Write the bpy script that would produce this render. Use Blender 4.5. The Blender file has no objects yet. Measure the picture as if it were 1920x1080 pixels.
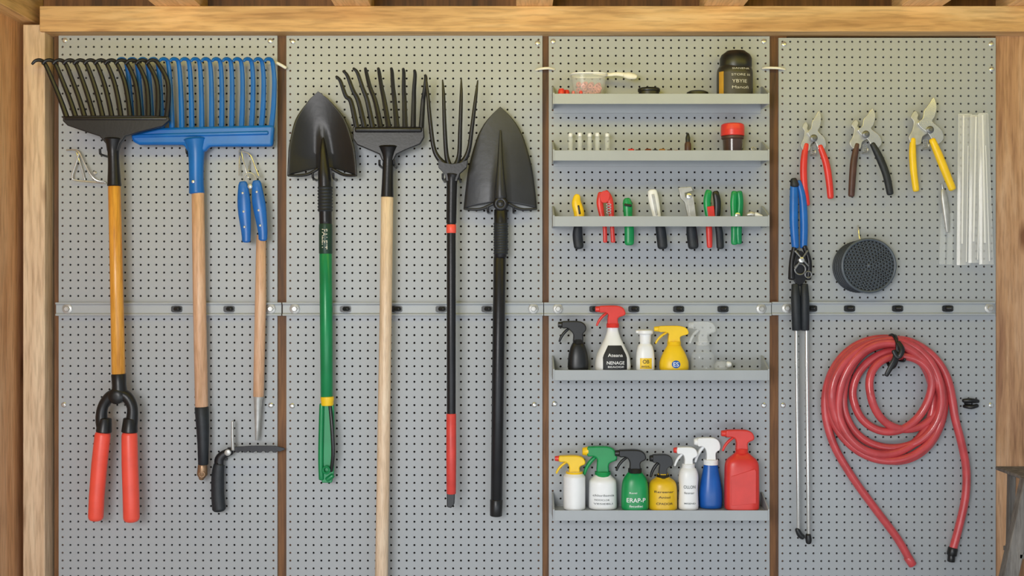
import bpy, bmesh, math, random
import numpy as np
from mathutils import Vector
random.seed(3)
S=.0016; D=3.5; ZC=1.25
scene=bpy.context.scene
COL=scene.collection
# ---------------------------------------------------------------- materials
def lin(h):
    h=h.lstrip('#'); o=[]
    for i in (0,2,4):
        c=int(h[i:i+2],16)/255
        o.append(c/12.92 if c<=.04045 else ((c+.055)/1.055)**2.4)
    return o+[1]
_m={}
def M(name,hx,rough=.5,metal=0,var=.10,scale=30,bump=.0,alpha=1,coat=0,trans=0):
    if name in _m: return _m[name]
    m=bpy.data.materials.new(name); m.use_nodes=True; n=m.node_tree.nodes; l=m.node_tree.links
    b=n['Principled BSDF']; c=lin(hx)
    tc=n.new('ShaderNodeTexCoord'); nz=n.new('ShaderNodeTexNoise'); nz.inputs['Scale'].default_value=scale; nz.inputs['Detail'].default_value=5
    l.new(tc.outputs['Object'],nz.inputs['Vector'])
    r=n.new('ShaderNodeValToRGB'); r.color_ramp.elements[0].position=.3; r.color_ramp.elements[1].position=.7
    r.color_ramp.elements[0].color=[x*(1-var) for x in c[:3]]+[1]
    r.color_ramp.elements[1].color=[min(1,x*(1+var)) for x in c[:3]]+[1]
    l.new(nz.outputs['Fac'],r.inputs['Fac']); l.new(r.outputs['Color'],b.inputs['Base Color'])
    b.inputs['Roughness'].default_value=rough; b.inputs['Metallic'].default_value=metal
    b.inputs['Alpha'].default_value=alpha; b.inputs['Coat Weight'].default_value=coat
    b.inputs['Transmission Weight'].default_value=trans
    if bump:
        nb=n.new('ShaderNodeTexNoise'); nb.inputs['Scale'].default_value=scale*8
        l.new(tc.outputs['Object'],nb.inputs['Vector'])
        bp=n.new('ShaderNodeBump'); bp.inputs['Strength'].default_value=bump; bp.inputs['Distance'].default_value=.002
        l.new(nb.outputs['Fac'],bp.inputs['Height']); l.new(bp.outputs['Normal'],b.inputs['Normal'])
    _m[name]=m; return m
def wood(name,dark,mid,light,axis='z',rough=.6,scale=1.0,knots=True,fine=1.1):
    m=bpy.data.materials.new(name); m.use_nodes=True; n=m.node_tree.nodes; l=m.node_tree.links
    b=n['Principled BSDF']; tc=n.new('ShaderNodeTexCoord'); mp=n.new('ShaderNodeMapping')
    sc={'x':(1.2,14,14),'y':(14,1.2,14),'z':(14,14,1.2)}[axis]
    mp.inputs['Scale'].default_value=[s*scale for s in sc]
    l.new(tc.outputs['Object'],mp.inputs['Vector'])
    nz=n.new('ShaderNodeTexNoise'); nz.inputs['Scale'].default_value=1.3; nz.inputs['Detail'].default_value=8; nz.inputs['Roughness'].default_value=.6; nz.inputs['Distortion'].default_value=.6
    l.new(mp.outputs['Vector'],nz.inputs['Vector'])
    r=n.new('ShaderNodeValToRGB'); e=r.color_ramp.elements
    e[0].position=.30; e[0].color=lin(dark); e[1].position=.72; e[1].color=lin(light)
    k=e.new(.5); k.color=lin(mid)
    l.new(nz.outputs['Fac'],r.inputs['Fac'])
    nf=n.new('ShaderNodeTexNoise'); nf.inputs['Scale'].default_value=9; nf.inputs['Detail'].default_value=4
    l.new(mp.outputs['Vector'],nf.inputs['Vector'])
    g=n.new('ShaderNodeMix'); g.data_type='RGBA'; g.blend_type='MULTIPLY'; g.inputs[0].default_value=.4*fine
    gr=n.new('ShaderNodeValToRGB'); gr.color_ramp.elements[0].position=.35; gr.color_ramp.elements[0].color=(.45,.4,.35,1); gr.color_ramp.elements[1].position=.55; gr.color_ramp.elements[1].color=(1,1,1,1)
    l.new(nf.outputs['Fac'],gr.inputs['Fac']); l.new(r.outputs['Color'],g.inputs[6]); l.new(gr.outputs['Color'],g.inputs[7])
    out=g.outputs[2]
    if knots:
        v=n.new('ShaderNodeTexVoronoi'); v.inputs['Scale'].default_value=1
        mk=n.new('ShaderNodeMapping'); ks={'x':(2.2,6,6),'y':(6,2.2,6),'z':(6,6,2.2)}[axis]; mk.inputs['Scale'].default_value=ks
        l.new(tc.outputs['Object'],mk.inputs['Vector']); l.new(mk.outputs['Vector'],v.inputs['Vector'])
        kr=n.new('ShaderNodeValToRGB'); kr.color_ramp.elements[0].position=.05; kr.color_ramp.elements[0].color=(.3,.16,.08,1); kr.color_ramp.elements[1].position=.13; kr.color_ramp.elements[1].color=(1,1,1,1)
        l.new(v.outputs['Distance'],kr.inputs['Fac'])
        km=n.new('ShaderNodeMix'); km.data_type='RGBA'; km.blend_type='MULTIPLY'; km.inputs[0].default_value=.75
        l.new(out,km.inputs[6]); l.new(kr.outputs['Color'],km.inputs[7]); out=km.outputs[2]
    l.new(out,b.inputs['Base Color']); b.inputs['Roughness'].default_value=rough
    bp=n.new('ShaderNodeBump'); bp.inputs['Strength'].default_value=.25; bp.inputs['Distance'].default_value=.002
    l.new(nf.outputs['Fac'],bp.inputs['Height']); l.new(bp.outputs['Normal'],b.inputs['Normal'])
    return m
BOARD=M('painted_pegboard','#a5a9ad',.42,0,.03,2.5)
STEEL=M('grey_painted_steel','#a9aeb2',.4,.0,.03,12)
CHROME=M('chrome','#d8d8d6',.25,.75,.05,40)
ZINC=M('zinc','#bcbcba',.38,.5,.12,60)
BLACK=M('black_plastic','#1a1b1d',.36,0,.2,25)
BLACKM=M('black_painted_metal','#1e1e22',.35,.2,.2,18,.1)
SHOVEL=M('shovel_steel','#2a2a2e',.36,.3,.18,9,.15)
SHOVEL2=M('grey_shovel_steel','#37383c',.38,.3,.14,9,.15)
RUB=M('dark_rubber','#1e2329',.5,0,.2,60,.3)
BLUE=M('blue_plastic','#0f68bc',.35,0,.12,12)
BLUE2=M('blue_grip','#1866bc',.35,0,.1,30)
CORAL=M('coral_grip','#f35745',.38,0,.06,25)
RED=M('red_plastic','#dc3a32',.34,0,.08,25)
REDH=M('red_hose','#c64a4e',.27,0,.14,25,.06,coat=.3)
GREEN=M('green_plastic','#10924f',.33,0,.1,20)
GREEND=M('green_tube','#12864f',.3,.1,.14,10)
YEL=M('yellow_plastic','#f6cb20',.36,0,.06,25)
YELB=M('amber_yellow','#e8bb1c',.33,0,.08,25)
WHITE=M('white_plastic','#f0f1f2',.34,0,.03,25)
OFFW=M('off_white','#ebe7da',.5,0,.05,30)
BLUEB=M('deep_blue_plastic','#135ab0',.3,0,.08,25)
CLEAR=M('clear_plastic','#eef3f6',.08,0,.03,30,alpha=.13)
CLEARW=M('clear_white_film','#f4f8fb',.12,0,.03,20,alpha=.24)
TUBC=M('clear_tub_plastic','#f4f8fb',.08,0,.03,20,alpha=.13)
SLEEVE=M('clear_sleeve_film','#ffffff',.08,0,.1,14,alpha=.38)
EDGE=M('white_clear_plastic','#ffffff',.1,0,.05,14,alpha=.8)
BROWN=M('brown_grip','#50342d',.45,0,.2,40)
GOLD=M('gold_label','#c29432',.5,0,.1,30)
BRONZE=M('bronze','#9a7c60',.35,.6,.15,40)
INK=M('black_ink','#222326',.6,0,.05,30)
WINK=M('white_ink','#f6f6f6',.6,0,.02,30)
PINK_=M('cream_ink','#d6d2c6',.6,0,.02,30)
GREYTXT=M('grey_ink','#5f666b',.6,0,.02,30)
W_BACK=wood('dark_back_wall_wood','#422814','#704824','#926236','z')
W_LEFT=wood('orange_side_wall_wood','#b68256','#d3a076','#e4b992','z')
W_POST=wood('pale_post_wood','#c6a380','#dec1a0','#ecd4b4','z')
W_BEAM=wood('golden_beam_wood','#b98a58','#d6aa74','#e8c494','x')
W_BEAMY=wood('golden_side_beam_wood','#c69a64','#e2b87e','#f0cb9a','y')
W_RIGHT=wood('tan_right_board_wood','#9c7052','#c2956e','#d6af8e','z',scale=1.3)
W_RAFT=wood('rafter_wood','#dcae78','#f5c690','#ffd8a8','y')
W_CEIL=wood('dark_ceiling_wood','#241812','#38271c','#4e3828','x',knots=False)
H_OR=wood('orange_varnished_wood','#bb7222','#e2a03e','#efb058','z',.3,2,False,.8)
H_PINK=wood('beech_handle','#bf946c','#dbae8c','#e8c6a8','z',.45,2.5,False,.7)
H_PALE=wood('pale_ash_handle','#d2b594','#e8ccae','#f1dec4','z',.45,2.5,False,.7)
W_GREY=wood('weathered_grey_wood','#524e4a','#716c67','#918b84','z',.8,2,False)
FLOORM=M('concrete','#a9abad',.8,0,.15,3,.3)
# ---------------------------------------------------------------- geometry (x px, y px, d px)
def join(*gs):
    V=[];F=[]
    for v,f in gs:
        o=len(V); V+=v; F+=[[i+o for i in q] for q in f]
    return V,F
def cr(pts,n=6,closed=False):
    P=[np.array(p,float) for p in pts]; N=len(P); out=[]
    rng=range(N) if closed else range(N-1)
    for i in rng:
        if closed: a,b,c,d=P[i-1],P[i],P[(i+1)%N],P[(i+2)%N]
        else: a,b,c,d=P[max(i-1,0)],P[i],P[i+1],P[min(i+2,N-1)]
        for k in range(n):
            t=k/n
            out.append(.5*((2*b)+(-a+c)*t+(2*a-5*b+4*c-d)*t*t+(-a+3*b-3*c+d)*t**3))
    if not closed: out.append(P[-1])
    return [tuple(p) for p in out]
def tube(pts,r=None,n=12,d=0,kd=1,sm=0,rnd=True,capr=1):
    Q=[]
    for p in pts:
        p=tuple(p)
        if len(p)==2: p=p+(d,)
        if len(p)==3: p=p+((r if r is not None else 5),)
        Q.append(p)
    if sm: Q=cr(Q,sm)
    P=[np.array(q[:3],float) for q in Q]; R=[q[3] for q in Q]
    if rnd:
        def ends(p0,p1,r0):
            t=(p1-p0); t=t/ (np.linalg.norm(t)+1e-9)
            return [(p0,r0*.45),(p0+t*r0*.1*capr,r0*.74),(p0+t*r0*.3*capr,r0*.93)],(p0+t*r0*.6*capr)
        a,pa=ends(P[0],P[1],R[0]); b,pb=ends(P[-1],P[-2],R[-1])
        P2=[x[0] for x in a]+[pa]+P[1:-1]+[pb]+[x[0] for x in b[::-1]]
        R=[x[1] for x in a]+R[:1]+R[1:-1]+[R[-1]]+[x[1] for x in b[::-1]]
        P=P2
    V=[];F=[];nn=None
    for i,p in enumerate(P):
        t=P[min(i+1,len(P)-1)]-P[max(i-1,0)]; L=np.linalg.norm(t)
        t=t/L if L>1e-9 else np.array([0,1,0.])
        if nn is None:
            nn=np.array([0,0,1.]) if abs(t[2])<.9 else np.array([1.,0,0])
        q=nn-t*np.dot(nn,t); lq=np.linalg.norm(q)
        if lq<1e-4: q=np.array([1.,0,0])-t*t[0]; lq=np.linalg.norm(q)
        nn=q/lq; bb=np.cross(t,nn)
        for k in range(n):
            a=2*math.pi*k/n
            V.append(tuple(p+R[i]*(math.cos(a)*bb+kd*math.sin(a)*nn)))
    for i in range(len(P)-1):
        for k in range(n):
            F.append([i*n+k,i*n+(k+1)%n,(i+1)*n+(k+1)%n,(i+1)*n+k])
    F.append(list(range(n))); F.append([(len(P)-1)*n+k for k in range(n)][::-1])
    return V,F
def plate(o,d0,d1,sm=0):
    o=[tuple(p) for p in o]
    if sm: o=cr(o,sm,True)
    n=len(o); V=[(x,y,d0) for x,y in o]+[(x,y,d1) for x,y in o]
    F=[list(range(n)),[n+i for i in range(n)][::-1]]+[[i,(i+1)%n,n+(i+1)%n,n+i] for i in range(n)]
    return V,F
def box(x0,x1,y0,y1,d0,d1): return plate([(x0,y0),(x1,y0),(x1,y1),(x0,y1)],d0,d1)
def sgn(v,e): return math.copysign(abs(v)**e,v)
def lathe(cx,dc,prof,kd=1,p=2,n=36,sm=0):
    if sm: prof=cr(prof,sm)
    V=[];F=[];e=2/p; m=n
    for r,y in prof:
        r=max(r,.05)
        for k in range(m):
            a=2*math.pi*k/n
            V.append((cx+r*sgn(math.cos(a),e),y,dc+kd*r*sgn(math.sin(a),e)))
    for i in range(len(prof)-1):
        for k in range(n):
            k2=(k+1)%m
            F.append([i*m+k,i*m+k2,(i+1)*m+k2,(i+1)*m+k])
    F.append(list(range(m))); F.append([(len(prof)-1)*m+k for k in range(m)][::-1])
    return V,F
def disc(cx,cy,prof,n=24):
    V=[];F=[]
    for r,d in prof:
        for k in range(n):
            a=2*math.pi*k/n; V.append((cx+r*math.cos(a),cy+r*math.sin(a),d))
    for i in range(len(prof)-1):
        for k in range(n): F.append([i*n+k,i*n+(k+1)%n,(i+1)*n+(k+1)%n,(i+1)*n+k])
    F.append(list(range(n))); F.append([(len(prof)-1)*n+k for k in range(n)][::-1])
    return V,F
def torus(cx,cy,d,R,r,nR=24,nr=8,ky=1):
    V=[];F=[]
    for i in range(nR):
        a=2*math.pi*i/nR
        for k in range(nr):
            b=2*math.pi*k/nr; q=R+r*math.cos(b)
            V.append((cx+q*math.cos(a),cy+ky*q*math.sin(a),d+r*math.sin(b)))
    for i in range(nR):
        for k in range(nr):
            F.append([i*nr+k,((i+1)%nR)*nr+k,((i+1)%nR)*nr+(k+1)%nr,i*nr+(k+1)%nr])
    return V,F
def textgeo(s,x0,y0,x1,y1,dfun,rot=False,off=.006):
    cu=bpy.data.curves.new('t','FONT'); cu.body=s; cu.offset=off
    ob=bpy.data.objects.new('t',cu); COL.objects.link(ob)
    dg=bpy.context.evaluated_depsgraph_get(); dg.update()
    me=bpy.data.meshes.new_from_object(ob.evaluated_get(dg))
    v=[(a.co.x,a.co.y) for a in me.vertices]; F=[list(p.vertices) for p in me.polygons]
    bpy.data.objects.remove(ob); bpy.data.meshes.remove(me); bpy.data.curves.remove(cu)
    if not v: return [],[]
    if rot: v=[(b,-a) for a,b in v]
    xs=[a for a,b in v]; ys=[b for a,b in v]
    V=[]
    for a,b in v:
        X=x0+(a-min(xs))/(max(xs)-min(xs))*(x1-x0); Y=y1-(b-min(ys))/(max(ys)-min(ys))*(y1-y0)
        V.append((X,Y,dfun(X,Y)))
    return V,F
# ---------------------------------------------------------------- object assembly
class Thing: pass
CUR=None; WL={}
def thing(name,label,cat,dref=30,group=None,kind=None):
    global CUR
    t=Thing(); t.name=name; t.label=label; t.cat=cat; t.dref=dref; t.group=group; t.kind=kind; t.parts=[]
    CUR=t; return t
def conv(v,dref):
    f=(D-dref*S)/D
    return ((v[0]-960)*S*f,-v[2]*S,ZC+(540-v[1])*S*f)
def part(name,geo,mat,bevel=0,parent=None,label=None,sub=0,solid=0,flat=False,recalc=True,angle=.7):
    V=[conv(v,CUR.dref) for v in geo[0]]
    A=np.array(V); c=(A.min(0)+A.max(0))/2
    me=bpy.data.meshes.new(name); me.from_pydata([tuple(x) for x in (A-c)],[],geo[1]); 
    if recalc:
        bm=bmesh.new(); bm.from_mesh(me); bmesh.ops.recalc_face_normals(bm,faces=bm.faces); bm.to_mesh(me); bm.free()
    if not flat:
        me.shade_smooth(); me.set_sharp_from_angle(angle=angle)
    me.materials.append(mat)
    ob=bpy.data.objects.new(name,me); COL.objects.link(ob)
    if solid:
        s=ob.modifiers.new('s','SOLIDIFY'); s.thickness=solid*S; s.offset=0
    if bevel:
        b=ob.modifiers.new('b','BEVEL'); b.width=bevel*S; b.segments=3; b.limit_method='ANGLE'; b.angle_limit=.6; b.harden_normals=False
    if label: ob['label']=label
    WL[ob]=(c,A.min(0),A.max(0)); CUR.parts.append((ob,parent)); ob.location=c
    return ob
def done():
    t=CUR; tops=[o for o,p in t.parts if p is None]
    if len(t.parts)==1 or (len(tops)==1 and tops[0].name.split('.')[0]==t.name):
        root=tops[0]; root.name=t.name; rl=WL[root][0]
    else:
        mn=np.min([WL[o][1] for o,_ in t.parts],0); mx=np.max([WL[o][2] for o,_ in t.parts],0)
        rl=np.array([(mn[0]+mx[0])/2,(mn[1]+mx[1])/2,mn[2]])
        root=bpy.data.objects.new(t.name,None); root.empty_display_size=.05; COL.objects.link(root); root.location=rl
    for o,p in t.parts:
        if o is root: continue
        pl=rl if p is None else WL[p][0]
        o.parent=root if p is None else p; o.location=WL[o][0]-pl
    if t.kind: root['kind']=t.kind
    root['label']=t.label
    if t.cat: root['category']=t.cat
    if t.group: root['group']=t.group
    return root
def struct(name,label,geo,mat,bevel=0,dref=0):
    thing(name,label,'structure',dref,kind='structure'); part(name,geo,mat,bevel,flat=True); return done()
# ---------------------------------------------------------------- setting
struct('wall_back','brown timber wall behind the pegboards',box(20,2300,-60,1321,-40,-22),W_BACK)
struct('wall_left','orange-brown timber side wall',box(-40,42,-60,1321,-22,900),W_LEFT)
struct('trim_1','long golden timber beam above the pegboards',box(74,2300,11,59,-20,36),W_BEAM,1.5,36)
struct('trim_2','pale timber corner post',box(43,84,46,1321,-20,28),W_POST,1.5,28)
struct('trim_3','golden timber beam along the side wall',box(20,73,-6,46,-20,880),W_BEAMY,1.5,0)
struct('trim_4','tan timber board beside the last pegboard',box(1869,2300,60,1321,-21,-4),W_RIGHT,1,0)
for i,(a,b) in enumerate([(290,375),(627,695),(968,1036),(1320,1395),(1690,1768),(1890,1960)]):
    struct('trim_%d'%(i+5),'timber rafter under the roof',box(a,b,-44,10.6,-20,880),W_RAFT,1,36)
struct('ceiling','dark timber roof boards above the rafters',box(-40,2300,-62,-38,-40,900),W_CEIL)
struct('floor','grey concrete floor',box(-2600,4500,1321.5,1340,-45,5200),FLOORM)
# pegboards
def pegboard(x0,x1,y0,y1,screws):
    thing('pegboard_panel','grey painted perforated pegboard panel screwed to the timber wall','pegboard',0,group='grey pegboard panels')
    w=x1-x0;h=y1-y0; nx=round(w/14.6); ny=round(h/14.6); px=w/nx; py=h/ny; r=2.05; th=5
    gx,gy=np.meshgrid(np.arange(nx+1),np.arange(ny+1)); V=[np.stack([x0+gx.ravel()*px,y0+gy.ravel()*py,np.zeros(gx.size)],1)]
    nc=(nx+1)*(ny+1); cx,cy=np.meshgrid(np.arange(nx),np.arange(ny)); cx=cx.ravel(); cy=cy.ravel(); N=cx.size
    CX=x0+(cx+.5)*px; CY=y0+(cy+.5)*py
    ang=np.arange(8)*math.pi/4
    fr=np.stack([CX[:,None]+r*np.cos(ang),CY[:,None]+r*np.sin(ang),np.zeros((N,8))],2).reshape(-1,3)
    bk=fr.copy(); bk[:,2]=-th
    V=np.concatenate([V[0],fr,bk])
    c=lambda dx,dy:(cy+dy)*(nx+1)+cx+dx
    A=[c(1,1),c(0,1),c(0,0),c(1,0)]
    f=lambda k: nc+np.arange(N)*8+(k%8); g=lambda k: nc+8*N+np.arange(N)*8+(k%8)
    T=[]
    for i in range(4):
        a=A[i]; b=A[(i+1)%4]; k=1+2*i
        T+= [np.stack([a,b,f(k+1)],1),np.stack([a,f(k+1),f(k)],1),np.stack([b,f(k+2),f(k+1)],1)]
    F=np.concatenate(T)[:, ::-1].tolist()
    for k in range(8): F+=np.stack([f(k),f(k+1),g(k+1),g(k)],1).tolist()
    V=V.tolist(); o=len(V)
    V+=[[x0,y0,0],[x1,y0,0],[x1,y1,0],[x0,y1,0],[x0,y0,-th],[x1,y0,-th],[x1,y1,-th],[x0,y1,-th]]
    for i in range(4): F.append([o+i,o+(i+1)%4,o+4+(i+1)%4,o+4+i])
    part('board',(V,F),BOARD,flat=True,recalc=False)
    for sx,sy in screws:
        part('screw',join(disc(sx,sy,[(5,.2),(5,1.2),(3.5,2.6),(1.5,3)],16),box(sx-3,sx+3,sy-.5,sy+.5,2.4,3.3)),CHROME)
    done()
pegboard(110,520,66,1321,[(122,76),(507,77),(120,759),(508,760)])
pegboard(537,1017,67,1321,[(549,78),(1008,81),(548,761),(1002,759)])
pegboard(1029,1443,68,1321,[(1037,78),(1432,78),(1040,757),(1432,760)])
pegboard(1460,1867,71,1321,[(1470,83),(1858,83),(1468,760),(1858,760),(1859,130)])
for i,(a,b) in enumerate([(100,128),(505,552),(1002,1044),(1428,1476),(1840,1866)]):
    struct('trim_%d'%(i+11),'brown timber batten behind the pegboards',box(a,b,62,1300,-21.5,-5.2),W_BACK,0,0)
# rails
def rail(x0,x1,bolts,knobs,dy=0):
    thing('mounting_rail','grey painted steel rail bolted across the pegboard','rail',4,group='horizontal steel rails')
    y0=567+dy;y1=592+dy
    prof=[(.4,y0),(8,y0),(8,y0+3),(5,y0+5),(5,y1-5),(8,y1-3),(8,y1),(.4,y1)]
    V=[(x0,y,d) for d,y in prof]+[(x1,y,d) for d,y in prof]; n=8
    F=[list(range(n)),[n+i for i in range(n)][::-1]]+[[i,(i+1)%n,n+(i+1)%n,n+i] for i in range(n)]
    part('channel',(V,F),STEEL,.8)
    for x in bolts:
        part('bolt',join(disc(x,579+dy,[(9.5,4.5),(9.5,6.5),(8,7.5)],24),disc(x,579+dy,[(5.5,7),(5.5,10.5),(4.5,11.5)],6),disc(x,579+dy,[(2.5,11),(2.5,13.5)],12)),ZINC)
    for x in knobs:
        part('knob',join(plate([(x-8,574+dy),(x+8,574+dy),(x+10,579+dy),(x+8,585+dy),(x-8,585+dy),(x-10,579+dy)],4.5,8,3),tube([(x-4,579+dy,7),(x+4,579+dy,11),(x+7,578+dy,13)],4.2,10)),BLACK,label='black plastic knob')
    done()
rail(105,528,[127,508],[332,430]); rail(530,1019,[553,1000],[648,744,827,913])
rail(1020,1446,[1046,1427],[1115,1188,1272,1355]); rail(1447,1865,[1475,1855],[1521,1592,1682,1776],-1)
# shelves
def shelf(fl,slots=False,down=6,label='grey painted steel shelf mounted on the pegboard'):
    thing('wall_shelf',label,'shelf',36,group='grey shelves on the pegboard')
    x0,x1=1039,1434
    if slots: g=[box(x0,x1,fl,fl+3,.6,28.3),box(x0,x1,fl,fl+3,41,59.4)]
    else: g=[box(x0,x1,fl,fl+3,.6,59.4)]
    g+=[box(x0,x1,fl-3,fl+16,59.5,62)]
    if down>5: g+=[box(x0,x1,fl-2,fl+down,.6,3)]
    part('tray',join(*g),STEEL,.3)
    for a,b in ((x0-3,x0-.1),(x1+.1,x1+3)):
        V=[(a,fl-26,.6),(a,fl-26,6),(a,fl-5,62),(a,fl+16,62),(a,fl+16,.6)]
        n=5; V+=[(b,y,d) for _,y,d in V]
        F=[list(range(n)),[n+i for i in range(n)][::-1]]+[[i,(i+1)%n,n+(i+1)%n,n+i] for i in range(n)]
        part('end_bracket',(V,F),STEEL,.4)
    done()
shelf(183,down=24); shelf(288,down=20); shelf(410,True,down=16); shelf(695,down=8); shelf(955,down=6)
# ---------------------------------------------------------------- rakes
def handle(pts,mat,name='handle',kd=1,n=20,sm=0,**k): return part(name,tube(pts,n=n,kd=kd,sm=sm,capr=.3),mat,**k)
thing('garden_rake','blue plastic rake with long curled tines and beech handle','rake',28,group='long-handled tools')
N=15
for i in range(N):
    t=i/(N-1); xt=236+t*274; xb=248+t*260
    part('tine',tube([(xt-10,119,46,2.4),(xt-7,114,43,3.2),(xt-1,113,37,3.8),(xt+2,120,31,4.1),(xt+.3*(xb-xt)+2+3*t**4,152,28,4.5),(xt+.7*(xb-xt)+1+3*t**4,200,27,4.9),(xb,243,27,5.3)],sm=4,n=8),BLUE)
part('head',plate([(246,252),(300,240),(505,235),(515,236),(512,275),(460,275),(393,275),(386,285),(352,285),(346,272),(262,272),(250,266)],19,35),BLUE,5,label='blue plastic rake head')
part('rib',tube([(250,256,33),(505,250,35)],4),BLUE)
part('socket',tube([(366,258,28,22),(368,285,28,15.5),(368,330,28,13.5),(369,364,28,14.5)],sm=4,n=20,kd=.9,capr=.3),BLUE)
part('screw',disc(366,342,[(3,40),(3,43),(1.5,44)],12),CHROME)
handle([(371,358,28,11.5),(374,560,28,12),(378,764,28,12)],H_PINK,label='beech wood handle')
part('grip',tube([(378,762,28,13),(380,800,28,12),(381,835,28,10.5),(381,872,28,9.5)],n=20,capr=.3),RUB)
part('ferrule',join(tube([(380,868,28,9),(379,890,28,10),(377,900,28,5)],n=14),torus(381,888,36,5,1.6,14,6)),BRONZE)
done()
thing('garden_rake','black steel rake on orange handle with coral red grips','rake',52,group='long-handled tools')
N=12
for i in range(N):
    t=i/(N-1); xt=84+t*212; xb=127+t*184
    lp=lambda q: xt+q*(xb-xt)
    part('tine',tube([(xt-18,124,67,2.4),(xt-12,117,66,3.2),(xt-4,115,62,3.7),(xt+3,122,57,4.1),(lp(.28)+3+11*t*t,152,53,4.5),(lp(.68)+1+8*t*t,190,51,4.9),(xb,226,51,5.4)],sm=4,n=8),BLACKM)
part('head',join(plate([(120,219),(150,217),(290,217),(317,219),(319,226),(306,237),(262,248),(236,256),(226,270),(222,284),(202,284),(200,270),(188,256),(160,247),(128,236),(119,227)],46,57),tube([(122,223,53),(316,223,53)],5.5,n=10)),BLACKM,3.5)
part('socket',tube([(212,258,51,17),(212,280,51,11),(213,310,51,10.5),(214,350,51,13)],sm=4,n=20,capr=.3),BLACKM)
handle([(214,348,51,11.5),(218,520,51,12),(222,703,51,12.5)],H_OR,label='orange varnished wooden handle')
part('ferrule',tube([(222,700,51,13.5),(223,722,51,13),(224,742,51,15)],n=20,capr=.3),BLACK)
part('fork',join(disc(221,742,[(12,38),(15,42),(15,62),(11,66),(4,67)],24),
  tube([(222,738,51,11),(206,744,51,11),(193,762,51,10),(190,785,51,11),(195,808,51,13)],sm=5,n=14),
  tube([(224,738,53,11),(238,744,53,11),(248,762,53,10),(248,785,53,11),(244,808,53,13)],sm=5,n=14)),BLACK)
part('collar',tube([(197,783,51,12),(194,812,51,14.5)],n=18,capr=.3),BLACK)
part('collar',tube([(245,783,53,13),(243,812,53,15)],n=18,capr=.3),BLACK)
part('grip',tube([(193,808,51,14.5),(186,870,51,14.5),(181,930,51,14),(179,977,51,14)],n=20),CORAL,label='coral red rubber grip')
part('grip',tube([(243,808,53,14.5),(244,870,53,15),(246,930,53,15),(247,979,53,15)],n=20),CORAL,label='coral red rubber grip')
done()
# wire hooks
thing('wire_hook','bent chrome wire hook on the pegboard','hook',8,group='wire hooks')
part('wire_hook',join(tube([(122,281,1),(138,281,8),(150,286,12),(165,315,14),(180,337,14),(198,341,8)],1.6,n=8,sm=4),tube([(150,286,12),(143,310,12),(136,334,10),(150,339,8),(198,343,6)],1.6,n=8,sm=3),tube([(143,284,8),(152,310,10),(158,338,4)],1.4,n=8,sm=3),disc(176,324,[(4,0),(4,3),(2,5)],10)),CHROME); done()
thing('wire_hook','bent chrome wire hook holding blue handled shears','hook',8,group='wire hooks')
part('wire_hook',join(tube([(451,300,.5),(449,284,10),(455,284,20),(462,310,26),(470,336,26)],1.4,n=8,sm=4),tube([(455,284,20),(472,292,22),(482,315,24),(490,334,26)],1.4,n=8,sm=4),tube([(449,286,8),(450,330,14)],1.3,n=8),tube([(468,300,.5),(466,320,10)],1.3,n=8)),CHROME); done()
thing('dibber','wooden garden dibber with tapered steel point','hand tool',22,group='long-handled tools')
handle([(489,440,19,9),(488,560,19,10.5),(484,745,19,10)],H_PINK,label='beech wood handle')
part('point',tube([(484,742,19,9.5),(483,752,19,8),(482,800,19,5),(481,826,19,3.5)],n=14,capr=.3),ZINC); done()
thing('hand_shears','blue plastic handled shears hanging from a wire hook','shears',38)
for a,b,c in (((456,340),(459,400),(462,455)),((481,338),(488,395),(493,452))):
    h=part('handle',tube([a+(40,8),((a[0]+b[0])/2,372,40,12),b+(40,12),(c[0],c[1]-18,40,9),c+(40,8)],n=16,kd=.6,sm=4),BLUE2)
    for q in (.2,.5,.75): 
        xx=a[0]+(c[0]-a[0])*q; yy=a[1]+(c[1]-a[1])*q
        part('rivet',disc(xx,yy,[(2.2,44),(2.2,48.2),(1.1,48.8)],10),ZINC,parent=h)
part('spring',tube([(457,344,38,1.6),(459,330,38,1.6),(468,324,39,1.6),(478,330,38,1.6),(481,343,38,1.6)],n=8,sm=3),ZINC)
part('pivot',disc(470,350,[(4.5,34),(4.5,44),(3,45)],16),ZINC)
done()
thing('pruning_saw','black folding saw with toothed blade and steel rod','saw',22)
part('grip',tube([(411,868,20,10),(408,890,20,12),(408,930,20,12.5),(411,960,20,13)],n=18,sm=4,kd=.8),RUB)
part('arm',tube([(410,872,20,9),(411,861,20,9),(420,852,20,8),(436,845,20,7)],n=14,sm=4,kd=.7),BLACKM)
o=[(426,839),(470,836),(515,836),(532,840),(534,843),(525,847)]+sum([[(520-i*7,846+ (3 if i%2 else 0)),(517-i*7,846+(0 if i%2 else 3))] for i in range(12)],[])+[(430,853)]
part('blade',plate(o,18,21),BLACKM,.5)
part('rod',tube([(437,845,22,3.5),(436,820,22,3),(436,789,22,2.5)],n=10),ZINC)
part('pivot',disc(428,848,[(6,20),(6,27),(4,28)],16),ZINC)
done()
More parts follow.
